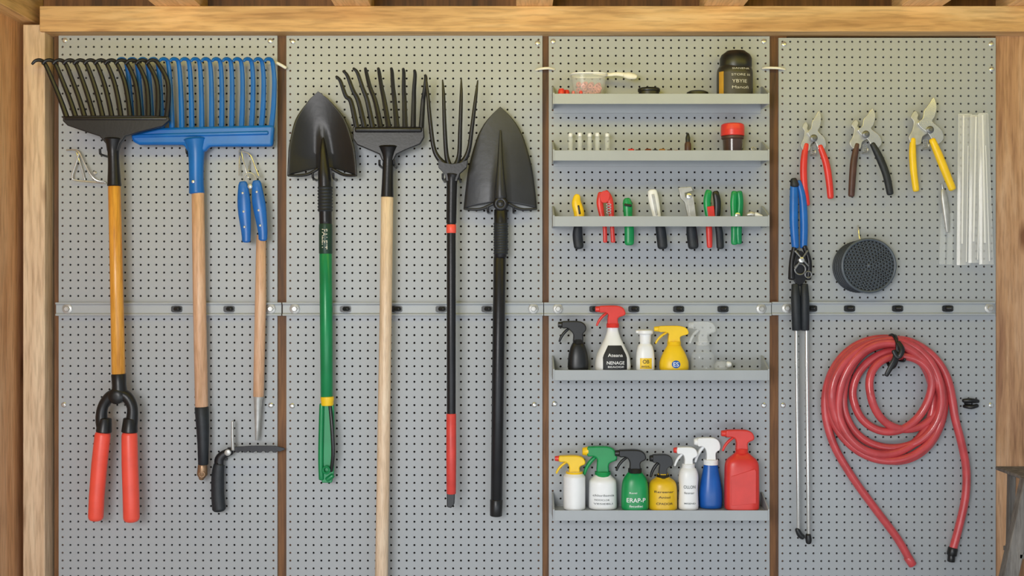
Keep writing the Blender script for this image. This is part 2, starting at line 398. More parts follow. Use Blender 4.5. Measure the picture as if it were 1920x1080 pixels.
# ---------------------------------------------------------------- shovels
def blade(cx,yt,yb,hw,prof,d0,camber,dip=0,lean=0,skew=0,ridge=7):
    ys=cr([(v,w) for v,w in prof],5); nc=24; V=[];F=[]
    for v,w in ys:
        for k in range(nc+1):
            u=-1+2*k/nc; au=abs(u)
            x=cx+u*w*hw-skew*(1-v)**1.5; y=yt+v*(yb-yt)+dip*(au**1.5-1)*max(0,(v-.85)/.15)*10
            wr=max(0,1-abs(u*w*hw)/(7+9*v))
            d=d0+camber*(1-(au*w)**2)*(0.3+.7*min(1,v*1.3))+ (wr**.8)*ridge*max(0,min(1,(v-.35)/.4)) + lean*(1-v)*10
            V.append((x,y,d))
    R=len(ys)
    for i in range(R-1):
        for k in range(nc): F.append([i*(nc+1)+k,i*(nc+1)+k+1,(i+1)*(nc+1)+k+1,(i+1)*(nc+1)+k])
    return V,F
thing('garden_shovel','black pointed shovel with green tubular handle','shovel',28,group='long-handled tools')
part('blade',blade(607,173,332,64.5,[(0,.01),(.04,.13),(.12,.34),(.33,.72),(.62,.92),(.8,.97),(1,1)],46,-32,2.0,0,9,12),SHOVEL,solid=2.2)
part('tread',join(tube([(543,331,45,2),(575,328,32,3),(597,316,28,3)],n=10,sm=4),tube([(671,331,45,2),(645,328,32,3),(622,316,28,3)],n=10,sm=4)),SHOVEL)
part('socket',tube([(605,255,24,2),(606,280,28,6),(608,320,30,11),(609,340,30,12.5),(610,380,30,12),(611,422,30,12)],sm=4,n=20,capr=.3),BLACKM)
part('wrap',lathe(610,30,sum([[(13,350+i*6),(14.6,352+i*6),(13,355+i*6)] for i in range(8)],[]),n=20),RUB)
part('tag',lathe(611,30,[(12,420),(12.6,422),(12.6,474),(12,476)],n=24),M('dark_green_sleeve','#15392c',.4))
part('lettering',textgeo('FALEIT',606,430,616,468,lambda x,y:30+math.sqrt(max(0,12.6**2-(x-611)**2))+.5,rot=True),PINK_,flat=True,recalc=False)
handle([(611,474,30,12),(612,600,30,12),(613,748,30,11.5)],GREEND,label='green tubular handle')
part('band',lathe(614,30,[(11,743),(12.6,744),(12.6,750),(11.8,752),(11.8,758),(11,760)],n=24),YEL)
part('end_loop',join(plate([(602,756),(626,756),(627,800),(626,890),(622,905),(604,905),(600,890),(601,800)],24,30),tube([(604,756,30),(603,800,32),(602,860,32),(603,900,30)],5,n=12,sm=3),tube([(612,900,30),(626,890,30)],5,n=10)),GREEND,2)
part('strap',tube([(619,758,32,3),(624,800,38,3.5),(626,850,38,3.5),(621,884,32,3)],n=10,sm=4,kd=.5),BLACK)
part('ring',torus(613,880,37,6,2,18,8),GREEND)
done()
thing('garden_shovel','dark steel pointed shovel with long black handle','shovel',28,group='long-handled tools')
part('blade',blade(938,200,391,69,[(0,.01),(.04,.13),(.1,.29),(.18,.46),(.32,.65),(.58,.85),(.8,.94),(1,1)],20,12,1.2),SHOVEL2,solid=2.2)
part('tread',join(tube([(869,391,20,2),(900,392,26,3),(926,382,34,3)],n=10,sm=4),tube([(1007,391,20,2),(976,392,26,3),(952,382,34,3)],n=10,sm=4)),SHOVEL2)
part('ridge',tube([(938,245,34,1.5),(938,310,37,6),(938,350,38,10),(939,376,37,12)],sm=4,n=16),SHOVEL2)
part('collar',join(torus(939,383,42,9,5,24,10),disc(939,383,[(8,36),(8,44),(5,46)],20)),BLACKM)
part('socket',tube([(939,392,32,12.5),(939,430,32,13),(938,484,32,12)],n=20,capr=.3),BLACKM)
part('knurled_grip',lathe(939,32,sum([[(13,418+i*5),(14,420+i*5),(13,422+i*5)] for i in range(12)],[]),n=20),RUB)
handle([(937,480,30,11.5),(934,700,30,11.5),(931,940,30,11)],BLACKM)
part('end_cap',tube([(931,935,30,12),(930,968,30,11.5)],n=18,capr=.3),BLACK)
done()
thing('garden_rake','black steel rake with curved tines and pale ash handle','rake',42,group='long-handled tools')
tops=[(632,146),(645,136),(664,131),(687,130),(711,130),(735,130),(757,131),(778,134),(798,143)]
for i,(tx,ty) in enumerate(tops):
    xb=670+i*15
    mx=(tx*.45+xb*.55)+(4 if i<3 else 0)
    part('tine',tube([(tx,ty,60,2.2),(tx+(8 if i<3 else 1.5),ty+8,56,3.4),((tx+mx)/2+(5 if i<3 else 0),ty+35,50,4),(mx+(2 if i<4 else 0),192,46,4.5),(xb,244,44,5.2)],sm=5,n=8),BLACKM)
part('head',join(plate([(662,238),(795,238),(796,258),(788,271),(758,283),(744,290),(738,302),(717,302),(712,290),(694,282),(670,272),(662,260)],37,48),tube([(666,244,46),(792,244,46)],6,n=10)),BLACKM,3.5)
part('socket',tube([(728,272,44,18),(728,295,42,11),(727,330,42,10.5),(726,371,42,12)],sm=4,n=20,capr=.3),BLACKM)
handle([(726,368,42,11.5),(723,600,42,11.5),(719,850,42,12),(714,1165,42,12.5)],H_PALE,label='pale ash wood handle')
done()
thing('garden_fork','black four-tined garden fork with red band and grip','fork',62,group='long-handled tools')
for pts in ([(799,143,66,1.3),(802,175,66,3.2),(807,230,64,3.9),(814,280,62,4.3),(828,303,60,5.5),(846,314,60,7)],
            [(830,150,66,1.3),(832,180,66,3.2),(834,240,64,3.9),(837,290,61,4.4),(843,312,60,6)],
            [(865,148,66,1.3),(865,180,66,3.2),(863,240,64,3.9),(861,290,61,4.4),(854,312,60,6)],
            [(896,151,66,1.3),(892,185,66,3.2),(885,240,64,3.9),(879,280,62,4.3),(868,303,60,5.5),(850,314,60,7)]):
    part('tine',tube(pts,sm=6,n=10),BLACKM)
part('hub',join(plate([(822,300),(834,306),(848,308),(862,306),(877,300),(875,314),(862,326),(857,340),(837,340),(833,326),(822,314)],52,68),tube([(848,325,60,13),(847,345,60,10),(846,420,60,9.5)],n=16,sm=3,capr=.3),tube([(841,330,60,8),(842,348,60,4)],n=8)),BLACKM,3)
part('shaft',tube([(846,400,60,8.5),(846,600,60,8.5),(846,780,60,8.5)],n=18),BLACKM)
part('band',lathe(846,60,[(8.6,421),(9.4,422),(9.4,436),(8.6,437)],n=20),CORAL,label='red band')
part('grip',tube([(846,775,60,9.3),(846,850,60,9.5),(846,927,60,9)],n=18,capr=.3),M('red_fork_grip','#d8453d',.42),label='red rubber grip')
part('end_cap',plate([(838,925),(853,925),(852,945),(846,952),(838,950)],54,66),BLACK,1.5)
done()
# support pegs
def peg(x,y,L,label='white plastic peg hook in the pegboard',mat=OFFW,pts=None,r=3):
    thing('peg_hook',label,'hook',L/2,group='peg hooks'); part('peg_hook',tube(pts or [(x,y,-4),(x,y,L*.8),(x,y-3,L),(x,y-10,L+2)],r,n=10,sm=3),mat); done()
peg(0,0,18,pts=[(503,118,.5),(512,117,12),(524,121,16),(537,128,10)])
peg(0,0,8,pts=[(1005,131,.5),(1012,130,8),(1028,129,10),(1040,130,.5)],r=2.4)
peg(0,0,8,pts=[(1430,128,.5),(1438,128,8),(1460,129,10),(1473,130,.5)],r=2.4)
for x,y,L in ((354,290,28),(197,292,52),(590,336,40),(628,336,40),(714,312,44),(741,312,44),(915,398,30),(963,398,30),(832,338,60),(862,338,60),(423,861,18),(1500,534,22)):
    peg(x,y,L,'dark steel peg supporting a long-handled tool',BLACKM,pts=[(x,y,-3),(x,y,L-6),(x,y-4,L),(x,y-10,L+1)],r=2.2)
# ---------------------------------------------------------------- bottles
def rfun(prof):
    P=sorted([(y,r) for r,y in prof]); ys=[p[0] for p in P]; rs=[p[1] for p in P]
    return lambda y: float(np.interp(y,ys,rs))
def bottle(label,cx,prof,mat,head=None,labels=(),texts=(),dc=34,kd=.75,p=2.3,name='spray_bottle',cat='bottle',group=None,extra=None):
    thing(name,label,cat,36,group)
    pr=cr(prof,4); 
    body=part('body',lathe(cx,dc,pr,kd,p,n=40),mat,angle=1.0)
    rf=rfun(pr)
    def surf(x,y,e=.5):
        r=rf(y); q=min(.999,abs(x-cx)/r); return dc+kd*r*(1-q**p)**(1/p)+e
    for (x0,y0,x1,y1,tp,lm) in labels:
        nx,ny=14,8; V=[];F=[]
        for j in range(ny+1):
            for i in range(nx+1):
                u=i/nx; y=y0+(y1-y0)*j/ny; ins=tp*max(0,1-j/ny*2.2)
                x=x0+ins+(x1-x0-2*ins)*u; V.append((x,y,surf(x,y,.35)))
        for j in range(ny):
            for i in range(nx): a=j*(nx+1)+i; F.append([a,a+1,a+nx+2,a+nx+1])
        part('label_sticker',(V,F),lm,parent=body,label='printed label')
    for (s,x0,y0,x1,y1,tm) in texts:
        part('lettering',textgeo(s,x0,y0,x1,y1,lambda x,y:surf(x,y,.8)),tm,parent=body,flat=True,recalc=False)
    if head:
        x0,x1,y0,y1,hm,tm,nm=head; w=x1-x0;h=y1-y0; q=lambda u,v:(x0+u*w,y0+v*h)
        th=min(w*.17,8)
        u=(cx-x0)/w
        ol=[(.16,.04),(.3,0),(.72,0),(.92,.10),(1.0,.30),(.98,.46),(min(.97,u+.17),.60),(u+.15,.93),(u-.15,.93),(u-.17,.62),(.44,.44),(.34,.34),(.16,.32)]
        hd=part('sprayer',plate(cr([q(a,b) for a,b in ol],4,True),dc-th,dc+th),hm,th*.45)
        part('nozzle',tube([q(.02,.17)+(dc,h*.13),q(.20,.17)+(dc,h*.16)],n=14,capr=.2),nm,parent=hd)
        part('trigger',tube([q(.40,.36)+(dc,h*.06),q(.26,.52)+(dc,h*.07),q(.14,.74)+(dc,h*.065),q(.07,.98)+(dc,h*.05)],n=12,sm=4,kd=1.1),tm,parent=hd)
        r0=rf(min(y for r,y in prof))+1.5
        part('collar',lathe(cx,dc,sum([[(r0,y0+h*.86+i*h*.06),(r0+.7,y0+h*.88+i*h*.06)] for i in range(4)],[]),n=28),hm)
    if extra: extra(body,surf)
    return done()
g4='spray bottles on the fourth shelf'; g5='spray bottles on the bottom shelf'
bottle('black spray bottle with black trigger head',1084,[(17,694),(19,692),(19.5,682),(18,665),(14,650),(9,640),(8,634)],BLACK,(1045,1099,602,642,BLACK,BLACK,BLACK),group=g4)
bottle('white spray bottle with red trigger head and black label',1149,[(30,694),(33,692),(33.5,684),(31,668),(24,652),(16,636),(11,622),(10,612),(10,606)],WHITE,(1115,1172,573,612,RED,RED,RED),
  labels=[(1129,647,1174,692,10,INK)],texts=[('Ateana',1138,662,1166,668,WINK),('NENAGE',1136,676,1169,682,WINK),('BEAOGE',1138,685,1168,688,WINK)],group=g4)
bottle('small white bottle with flip cap and yellow label',1210,[(15,694),(17,693),(17.5,686),(17,665),(14,650),(10,644),(9,640)],WHITE,None,
  labels=[(1199,671,1221,691,0,YEL)],texts=[('OB',1204,674,1216,681,INK),('BISIL',1202,685,1218,688,INK)],name='squeeze_bottle',group=g4,
  extra=lambda b,s:(part('cap',lathe(1210,34,[(10,643),(10.5,640),(11,628),(15,625),(15,620),(12,618)],.9,n=28),WHITE),part('spout',tube([(1204,622,36,4),(1192,622,36,3)],n=10),WHITE)))
bottle('yellow spray bottle with yellow trigger and round emblem',1264,[(25,694),(27,692),(27.5,685),(26,675),(20,660),(13,648),(11,640),(11,636)],YEL,(1225,1290,611,645,YEL,YEL,YEL),
  extra=lambda b,s:(part('label_sticker',join(*[([(1265+r*math.cos(a),682+.9*r*math.sin(a),s(1265+r*math.cos(a),682+.9*r*math.sin(a),.4)) for r in (.1,4,8) for a in [2*math.pi*k/20 for k in range(20)]],[[j*20+k,j*20+(k+1)%20,(j+1)*20+(k+1)%20,(j+1)*20+k] for j in range(2) for k in range(20)])]),BLUEB,parent=b,label='round blue emblem'),
   part('lettering',textgeo('ES',1260,678,1270,686,lambda x,y:s(x,y,.8)),WINK,parent=b,flat=True,recalc=False)),group=g4)
bottle('clear empty spray bottle with clear trigger head',1318,[(21,694),(22,692),(22,680),(21,665),(14,655),(12,648),(11,642)],CLEAR,(1290,1341,603,645,CLEARW,CLEARW,CLEARW),group=g4)
thing('glass_jar','small clear knob-shaped jar lying on the shelf','jar',36)
part('body',lathe(1352,34,[(8,694),(12,692),(13,686),(10,679),(6,677)],n=24,sm=3),CLEARW); part('lid',tube([(1362,684,34,6),(1372,683,34,5)],n=12),WHITE); done()
# bottom shelf
bottle('white cylindrical bottle with yellow trigger and red nozzle',1077,[(19,954),(20.5,952),(20.5,940),(20.5,900),(20,893),(15,887),(14,884)],WHITE,(1039,1097,854,889,YEL,YEL,RED),kd=1,p=2,group=g5)
bottle('white bottle with green trigger and yellow nozzle',1131,[(25,954),(26.5,952),(26.5,944),(26,915),(25,903),(19,896),(14,891),(13,888)],WHITE,(1091,1157,838,893,GREEN,GREEN,YEL),
  texts=[('chlorilomia',1111,925,1151,929,GREYTXT),('NODICLOR',1114,934,1142,937,GREYTXT),('VESIEBLI',1112,941,1148,944,GREYTXT)],kd=.85,group=g5,dc=26)
bottle('green spray bottle with black trigger and white lettering',1190,[(23,954),(25,952),(25.5,944),(25,915),(22,898),(15,887),(11,882),(11,878)],GREEN,(1151,1210,842,883,BLACK,BLACK,BLACK),
  texts=[('Renti',1178,919,1192,922,WINK),('ERAP-P',1173,930,1208,938,WINK),('fecudisc',1178,943,1203,947,WINK)],kd=.7,group=g5,dc=41)
bottle('amber yellow bottle with black trigger head',1243,[(25,954),(26.5,952),(26.5,940),(26,915),(23,903),(14,896),(10,892),(10,888)],YELB,(1217,1261,852,896,BLACK,BLACK,BLACK),
  texts=[('Rereenar',1225,917,1261,921,INK),('Aniol',1232,927,1254,931,INK),('CPADOR',1228,939,1259,943,INK)],kd=.85,group=g5)
bottle('slim white bottle with white trigger and red nozzle',1291,[(17,954),(18.5,952),(18.5,940),(17.5,915),(18.5,895),(16,882),(11,875),(10,870)],WHITE,(1262,1307,838,875,WHITE,WHITE,RED),
  texts=[('OLLON',1280,908,1302,914,GREYTXT),('fesnar',1281,920,1300,924,GREYTXT),('MISEND',1281,940,1302,943,GREYTXT)],kd=.9,group=g5)
bottle('blue spray bottle with white trigger head',1335,[(19,954),(21,952),(21.5,944),(21.5,925),(18,900),(15,885),(13,872),(12,866)],BLUEB,(1302,1352,822,870,WHITE,WHITE,WHITE),kd=.8,group=g5,dc=22)
bottle('large red jug with red trigger sprayer',1390,[(29,954),(31,952),(31.8,946),(31.8,900),(31,872),(27,861),(18,853),(11,846),(10,838)],RED,(1350,1412,805,846,RED,RED,RED),kd=.58,p=3.2,dc=39.5,
  extra=lambda b,s:part('recessed_panel',plate([(1367,890),(1410,876),(1413,880),(1413,940),(1367,944)],57.6,58.6),RED,1,parent=b),group=g5)
# ---------------------------------------------------------------- top shelf things
thing('storage_jar','large dark jar with ridged black lid and gold label','jar',36)
pj=[(31,182),(33,180),(33.5,172),(33.5,140),(32,130),(29,125)]
b=part('body',lathe(1378,34,pj,.8,2.2,n=40,sm=3),M('dark_brown_jar','#2c2a26',.35))
f=lambda x,y,e=.6:34+.8*33.5*(1-min(.99,abs(x-1378)/33.5)**2.2)**(1/2.2)+e
V=[];F=[]
for j in range(5):
    for i in range(17): V.append((1354+52*i/16,138+42*j/4,f(1354+52*i/16,0,.35)))
for j in range(4):
    for i in range(16): a=j*17+i; F.append([a,a+1,a+18,a+17])
part('label_sticker',(V,F),M('dark_label','#3a3630',.5),parent=b)
V=[];F=[]
for j in range(2):
    for i in range(5): V.append((1346.5+7*i/4,137+42*j,f(1346.5+7*i/4,0,.5)))
for i in range(4): F.append([i,i+1,i+6,i+5])
part('label_stripe',(V,F),GOLD,parent=b)
for s,x0,y0,x1,y1 in (('SIANENR',1368,131,1401,134),('STORE III',1367,142,1402,146),('YBYIE',1368,153,1396,159),('Manofi',1368,165,1399,170)):
    part('lettering',textgeo(s,x0,y0,x1,y1,lambda x,y:f(x,y,.9),off=-.006),PINK_,parent=b,flat=True,recalc=False)
part('lid',lathe(1380,34,[(29,128),(30,124),(30,110),(27,103),(20,98),(18,96)],.85,n=48),BLACK); done()
thing('plastic_tub','clear plastic tub holding small red bits','tub',36)
part('body',lathe(1104,34,[(28,182),(29,180),(33,141),(32.2,141),(28.4,179),(2,180)],.75,3,n=36),TUBC)
part('rim',tube([(1104+34*sgn(math.cos(a),.66),140.5,34+25.5*sgn(math.sin(a),.66)) for a in [2*math.pi*k/40 for k in range(41)]],1.6,n=8,rnd=False),EDGE)
part('contents',join(*[torus(1084+random.random()*40,177.5-(i//10)*4.5-random.random()*2,22+random.random()*22,3.2,1.8,10,6) for i in range(50)]),M('pale_red_bits','#cf7f78',.5,0,.35,90),label='pale reddish bits'); done()
for i,(x,y,r) in enumerate([(1052,176,6),(1062,174,6),(1074,177,5),(1088,176,4.5)]):
    thing('bottle_cap','small red plastic bottle cap','cap',36,group='small caps')
    part('bottle_cap',lathe(x,56 if x>1070 else 50-(i%2)*14,[(r,182),(r+.5,180),(r,182-r*1.6),(r-1.5,181-r*2)] if x<1070 else [(3,182),(3.3,181),(3,175),(2,174)],n=14),RED if i!=2 else M('pink','#d77a72',.5)); done()
thing('measuring_scoop','off-white plastic scoop resting on a plastic tub','scoop',36)
part('handle',tube([(1112,137,34,2),(1140,140,36,3),(1155,139,38,3.5),(1172,141,40,4)],n=12,kd=.5,sm=4),OFFW)
part('bowl',tube([(1168,141,40,4),(1180,143,40,6.5),(1194,145,40,4)],n=14,kd=.7,sm=4),OFFW)
done()
thing('small_tin','small black tin with ridged lid','tin',36)
part('tin',lathe(1217,34,[(18,182),(19.5,181),(19.5,172),(18,171)],.8,n=28),BLACK)
part('lid',lathe(1217,34,[(20,172),(21,171),(21,167),(19,165)],.8,n=36),BLACK); done()
thing('round_cap','flat round black cap','cap',36)
part('round_cap',lathe(1308,34,[(19,182),(21,180),(20,173),(14,170),(5,169)],.8,n=28),BLACK); done()
# second shelf
for i,x in enumerate((1070,1087,1106,1120,1139)):
    thing('glass_vial','small clear glass vial standing upright','vial',36,group='clear vials')
    part('body',lathe(x,30+(i%2)*6,[(4,287.5),(4.6,286),(4.6,262),(3.6,256),(3.6,252)],n=16),CLEARW)
    part('cap',lathe(x,30+(i%2)*6,[(4,256),(4.2,255),(4.2,250),(3.2,249)],n=14),EDGE); done()
for x,r,mt,nm in ((1184,7,RED,'red'),(1197,6,BROWN,'brown'),(1216,7,M('rust','#7a3c22',.7),'rust'),(1229,6,BLACK,'black'),(1242,7,M('tan_cork','#a5763f',.8),'tan'),(1256,6,BROWN,'brown'),(1268,5,M('amber','#b06a20',.4),'amber')):
    thing('hose_fitting','small %s plastic fitting lying on the shelf'%nm,'fitting',36,group='small fittings')
    part('fitting_body',tube([(x-r,287.8-r*.62,38,r*.6),(x+r*.7,287.8-r*.62,40,r*.6)],n=12),mt)
    part('collar',torus(x,287.8-r*.62,39,r*.35,r*.27,12,6),mt); done()
thing('dropper_bottle','slender dark brown bottle with pointed cap','bottle',36)
part('body',lathe(1290,34,[(5.5,287.5),(6.2,286),(6.2,270),(4,265)],n=18),BROWN); part('cap',lathe(1290,34,[(4.4,266),(4.4,258),(2.5,251),(1.5,249)],n=16),BLACK); done()
thing('storage_jar','dark brown jar with bright red screw lid','jar',36)
part('body',lathe(1374,34,[(16,287.5),(17.5,286),(18.5,268),(19,255)],n=32),M('dark_jar','#463430',.2,coat=.4))
part('lid',lathe(1374,34,sum([[(21.5,255-i*.1),(22,254-i*5)] for i in range(4)],[])+[(21,234),(18,232),(6,231)],n=36),RED)
part('ring',lathe(1374,34,[(19,262),(21,260),(21,256),(19,255)],n=32),BROWN); done()
thing('cup_hook','small steel cup hook standing on the shelf','hook',36)
part('base',lathe(1413,34,[(6,287.5),(6,284),(3,282)],n=14),ZINC); part('hook',tube([(1413,283,34),(1409,279,34),(1413,276,34),(1418,279,34)],1.3,n=8,sm=4),ZINC); done()
# third shelf hand tools
gt='hand tools in the slotted shelf'
def T(label,cat,name): thing(name,label,cat,36,gt)
T('yellow and black handled folding knife','knife','folding_knife')
part('handle',tube([(1083,364,34,5),(1081,380,34,9),(1086,400,34,10),(1085,420,34,8)],n=16,kd=.6,sm=4),YEL)
part('slot',tube([(1084,385,39.2,2.2),(1087,402,39.6,2.2)],n=8,kd=.5),BLACK)
part('grip',tube([(1085,418,34,7),(1083,440,34,9.5),(1086,467,34,9)],n=16,kd=.7,sm=4),RUB); done()
T('red handled slip joint pliers','pliers','pliers')
part('handle',tube([(1128,360,34,6),(1125,380,34,6.5),(1129,405,34,5),(1134,425,34,4),(1135,455,34,4)],n=14,kd=.6,sm=4),RED)
part('handle',tube([(1134,358,37,5),(1142,372,36,6.5),(1146,395,35,5.5),(1148,425,34,4),(1150,455,34,4.5)],n=14,kd=.6,sm=4),RED)
part('jaw',plate([(1124,366),(1132,358),(1143,362),(1140,378),(1128,380)],38,42,3),RED,1)
part('spring',join(*[torus(1141,384+i*5,40,4,1.2,12,6,.5) for i in range(4)]),CHROME); done()
T('green handled garden snips','snips','snips')
part('handle',tube([(1175,371,34,6),(1177,385,34,9),(1178,408,34,8),(1180,430,34,9),(1180,460,34,9)],n=16,kd=.6,sm=4),GREEN)
part('lock',tube([(1170,384,40,2.5),(1184,386,40,2.5)],n=8),BLACK); done()
T('white topped cutter with dark grip','cutter','cutter')
part('head',tube([(1223,355,34,8),(1225,370,34,10),(1229,390,34,9),(1233,412,34,7)],n=16,kd=.55,sm=4),WHITE)
part('blade',plate([(1221,365),(1226,364),(1233,403),(1229,404)],38.5,41),ZINC,.4)
part('grip',tube([(1234,408,34,6),(1239,430,34,9.5),(1243,467,34,9.5)],n=16,kd=.75,sm=4),RUB); done()
T('steel wrench with dark rubber grip','wrench','wrench')
part('jaw',plate([(1272,352),(1296,350),(1299,358),(1284,362),(1285,370),(1300,372),(1304,408),(1290,410),(1284,380),(1276,372)],30,38),ZINC,1)
part('shank',plate([(1288,368),(1300,368),(1306,415),(1293,415)],31,40),ZINC,1)
part('adjuster',disc(1291,368,[(5,38),(5,42),(3,43)],14),CHROME)
part('grip',tube([(1296,410,34,6),(1297,432,34,10),(1301,467,34,10)],n=16,kd=.75,sm=4),RUB); done()
T('scissors with green and black tops and red grip','scissors','scissors')
part('handle',tube([(1330,356,34,6),(1326,378,34,7),(1330,410,34,6)],n=14,kd=.6,sm=4),GREEN,label='green upper handle')
part('handle',tube([(1341,358,36,6),(1345,380,36,7),(1344,410,35,6)],n=14,kd=.6,sm=4),BLACK,label='black upper handle')
part('shaft',plate([(1325,388),(1338,386),(1340,408),(1328,410)],37,41),RED,1)
part('grip',tube([(1329,405,34,5),(1330,435,34,6),(1331,465,34,5)],n=14,kd=.7,sm=4),RED,label='red lower grip')
part('grip',tube([(1343,405,35,5),(1349,435,34,7),(1351,467,34,7)],n=14,kd=.7,sm=4),RUB,label='dark lower grip'); done()
T('green handled folding pruner','pruner','pruner')
part('handle',tube([(1378,358,34,6),(1376,380,34,6.5),(1377,410,34,6),(1378,435,34,7),(1377,459,34,6)],n=14,kd=.6,sm=4),GREEN)
part('handle',tube([(1386,358,36,5.5),(1388,380,36,6),(1386,410,36,6),(1385,435,36,6),(1386,458,36,5)],n=14,kd=.6,sm=4),GREEND)
part('pivot',disc(1382,404,[(5,34),(5,42),(3,43)],14),CHROME); done()
T('small steel hose nozzle','nozzle','hose_nozzle')
part('body',tube([(1396,405,52,4),(1404,402,52,6),(1412,405,52,6)],n=12),ZINC); part('tip',tube([(1410,403,52,5),(1426,407,52,3)],n=10),WHITE); done()
# ---------------------------------------------------------------- pruners
def pruner(label,bb,hl,hr,ml,mr,pivot):
    thing('pruning_shears',label,'pruning shears',22,group='pruning shears on pegs')
    x0,x1,y0,y1=bb; q=lambda u,v:(x0+u*(x1-x0),y0+v*(y1-y0))
    bl=[(.70,0),(.78,.10),(.80,.25),(.74,.42),(.68,.52),(.92,.68),(1.0,.86),(.90,.98),(.72,1.0),(.58,.80),(.36,.66),(.26,.55),(.40,.44),(.44,.28),(.58,.14)]
    part('blade',plate([q(a,b) for a,b in bl],22,26,4),CHROME,1)
    hk=[(.20,.28),(.30,.36),(.28,.46),(.46,.52),(.60,.62),(.62,.74),(.42,.84),(.36,1.0),(.12,1.0),(.02,.86),(.12,.70),(.16,.52),(.08,.42)]
    part('hook_blade',plate([q(a,b) for a,b in hk],16.5,21.5,4),ZINC,1)
    px,py=q(*pivot); part('pivot_bolt',join(disc(px,py,[(7,25.5),(7,28),(5,29.5)],20),disc(px,py,[(3,29),(3,31.5)],6)),M('dull_steel','#77787a',.4,.7))
    part('spring',join(*[torus(q(.5,.92)[0],q(.5,.92)[1]+i*3.2,21,4,1,12,6,.5) for i in range(4)]),CHROME)
    part('handle',tube(hl,n=16,sm=5,kd=.85),ml); part('handle',tube(hr,n=16,sm=5,kd=.85),mr)
    done()
    x=q(.5,.62)[0]; yy=q(0,1)[1]+8; peg(x,yy,30,'small steel peg holding pruning shears',ZINC,pts=[(x,yy,-3),(x,yy,28),(x,yy-6,30)],r=1.8)
pruner('pruning shears with steel blades and red handles',(1501,1548,208,282),[(1513,268,19,5),(1508,300,19,6.5),(1508,340,19,6.5),(1514,386,19,6)],[(1536,272,24,5),(1548,305,24,6.5),(1554,340,24,6.5),(1557,373,24,6)],RED,RED,(.5,.7))
pruner('pruning shears with steel blades and brown-black handles',(1592,1652,203,278),[(1608,268,19,5),(1602,300,19,6.5),(1599,335,19,6.5),(1597,369,19,6)],[(1634,268,24,5),(1648,295,24,7),(1661,328,24,7),(1669,366,24,6.5)],BROWN,RUB,(.5,.66))
pruner('large pruning shears with steel blades and yellow handles',(1703,1768,183,270),[(1713,258,19,5),(1712,285,19,6.5),(1714,320,19,6.5),(1719,359,19,6)],[(1746,260,24,6),(1758,288,24,7.5),(1771,320,24,7.5),(1786,357,24,7)],YEL,YEL,(.6,.7))
thing('steel_file','slim grey steel file hanging from a peg','file',10)
part('file_body',tube([(1768,354,10,3),(1770,370,10,6),(1774,400,10,6),(1777,436,10,3)],n=12,sm=3,kd=.5),ZINC)
part('tang',tube([(1768,358,10),(1767,346,8),(1767,344,-2)],1.4,n=8),CHROME); done()
def film(x0t,x1t,y0,x0b,x1b,y1,d,bulge):
    V=[];F=[];nx=8;ny=10
    for j in range(ny+1):
        t=j/ny; a=x0t+(x0b-x0t)*t; b=x1t+(x1b-x1t)*t; y=y0+(y1-y0)*t
        for i in range(nx+1):
            u=i/nx; V.append((a+(b-a)*u,y,d+bulge*math.sin(math.pi*u)))
    for j in range(ny):
        for i in range(nx): q=j*(nx+1)+i; F.append([q,q+1,q+nx+2,q+nx+1])
    return V,F
for i,(a,b,c,e,y0,y1,d) in enumerate([(1800,1826,1797,1822,213,497,6),(1820,1848,1816,1840,216,493,13),(1832,1850,1834,1860,214,496,20)]):
    thing('plastic_sleeve','long clear plastic film sleeve hanging in a bundle','plastic sleeve',14,group='clear plastic sleeves')
    part('film',film(a,b,y0,c,e,y1,d,4),SLEEVE)
    part('folded_edge',join(tube([(a,y0,d),(c,y1,d)],.7,n=6),tube([(b,y0,d),(e,y1,d)],.7,n=6),tube([(a,y0,d),(b,y0,d)],1.2,n=6)),CLEARW)
    for u,wd,ya,yb in ((.25,2.6,y0+3,y1-40),(.6,1.4,y0+60,y1-6)):
        p0=a+(b-a)*u; p1=c+(e-c)*u
        part('painted_highlight',plate([(p0,ya),(p0+wd,ya),(p1+wd*1.3,yb),(p1,yb)],d+5.2,d+5.5),EDGE,label='white strip painted as a highlight')  # white strips painted over the film as highlights
    done()
thing('peg_hook','small steel bar peg holding clear plastic sleeves','hook',14,group='peg hooks')
part('peg_hook',join(tube([(1801,218,4),(1850,218,4)],1.4,n=8),tube([(1823,218,-3),(1823,218,4)],1.6,n=8)),CHROME); done()
for x in (1765,1779):
    thing('plastic_sleeve','thin clear plastic strip against the pegboard','plastic sleeve',4,group='clear plastic strips')
    part('plastic_sleeve',plate([(x,400),(x+9,398),(x+8,496),(x-3,496)],.5,2),CLEARW); done()
# ---------------------------------------------------------------- long lopper
thing('long_reach_lopper','long reach lopper with blue handles and twin steel rods','lopper',24)
part('handle',tube([(1488,336,26,6),(1488,370,26,8),(1488,420,26,8),(1491,466,26,7)],n=16,sm=4,kd=.8),BLUE2)
part('handle',tube([(1497,338,22,5),(1505,370,22,7),(1508,420,22,7.5),(1507,466,22,7)],n=16,sm=4,kd=.8),BLUE2)
part('cap',tube([(1487,334,26,6),(1490,352,26,8.4)],n=14),RUB)
part('cutting_head',join(tube([(1490,460,26,5),(1484,490,26,5),(1484,525,26,7)],n=12,sm=4),tube([(1507,460,24,5),(1517,490,24,5),(1515,525,24,6)],n=12,sm=4),plate([(1490,480),(1500,470),(1510,482),(1513,510),(1506,530),(1492,532),(1486,512)],20,30,3)),BLACKM,1)
part('link',join(tube([(1488,470,32,2),(1515,500,32,2)],n=8),tube([(1512,470,34,2),(1488,505,34,2)],n=8),torus(1498,505,33,10,1.6,20,8),torus(1514,515,30,6,1.6,16,8)),M('dull_steel','#77787a',.4,.7))
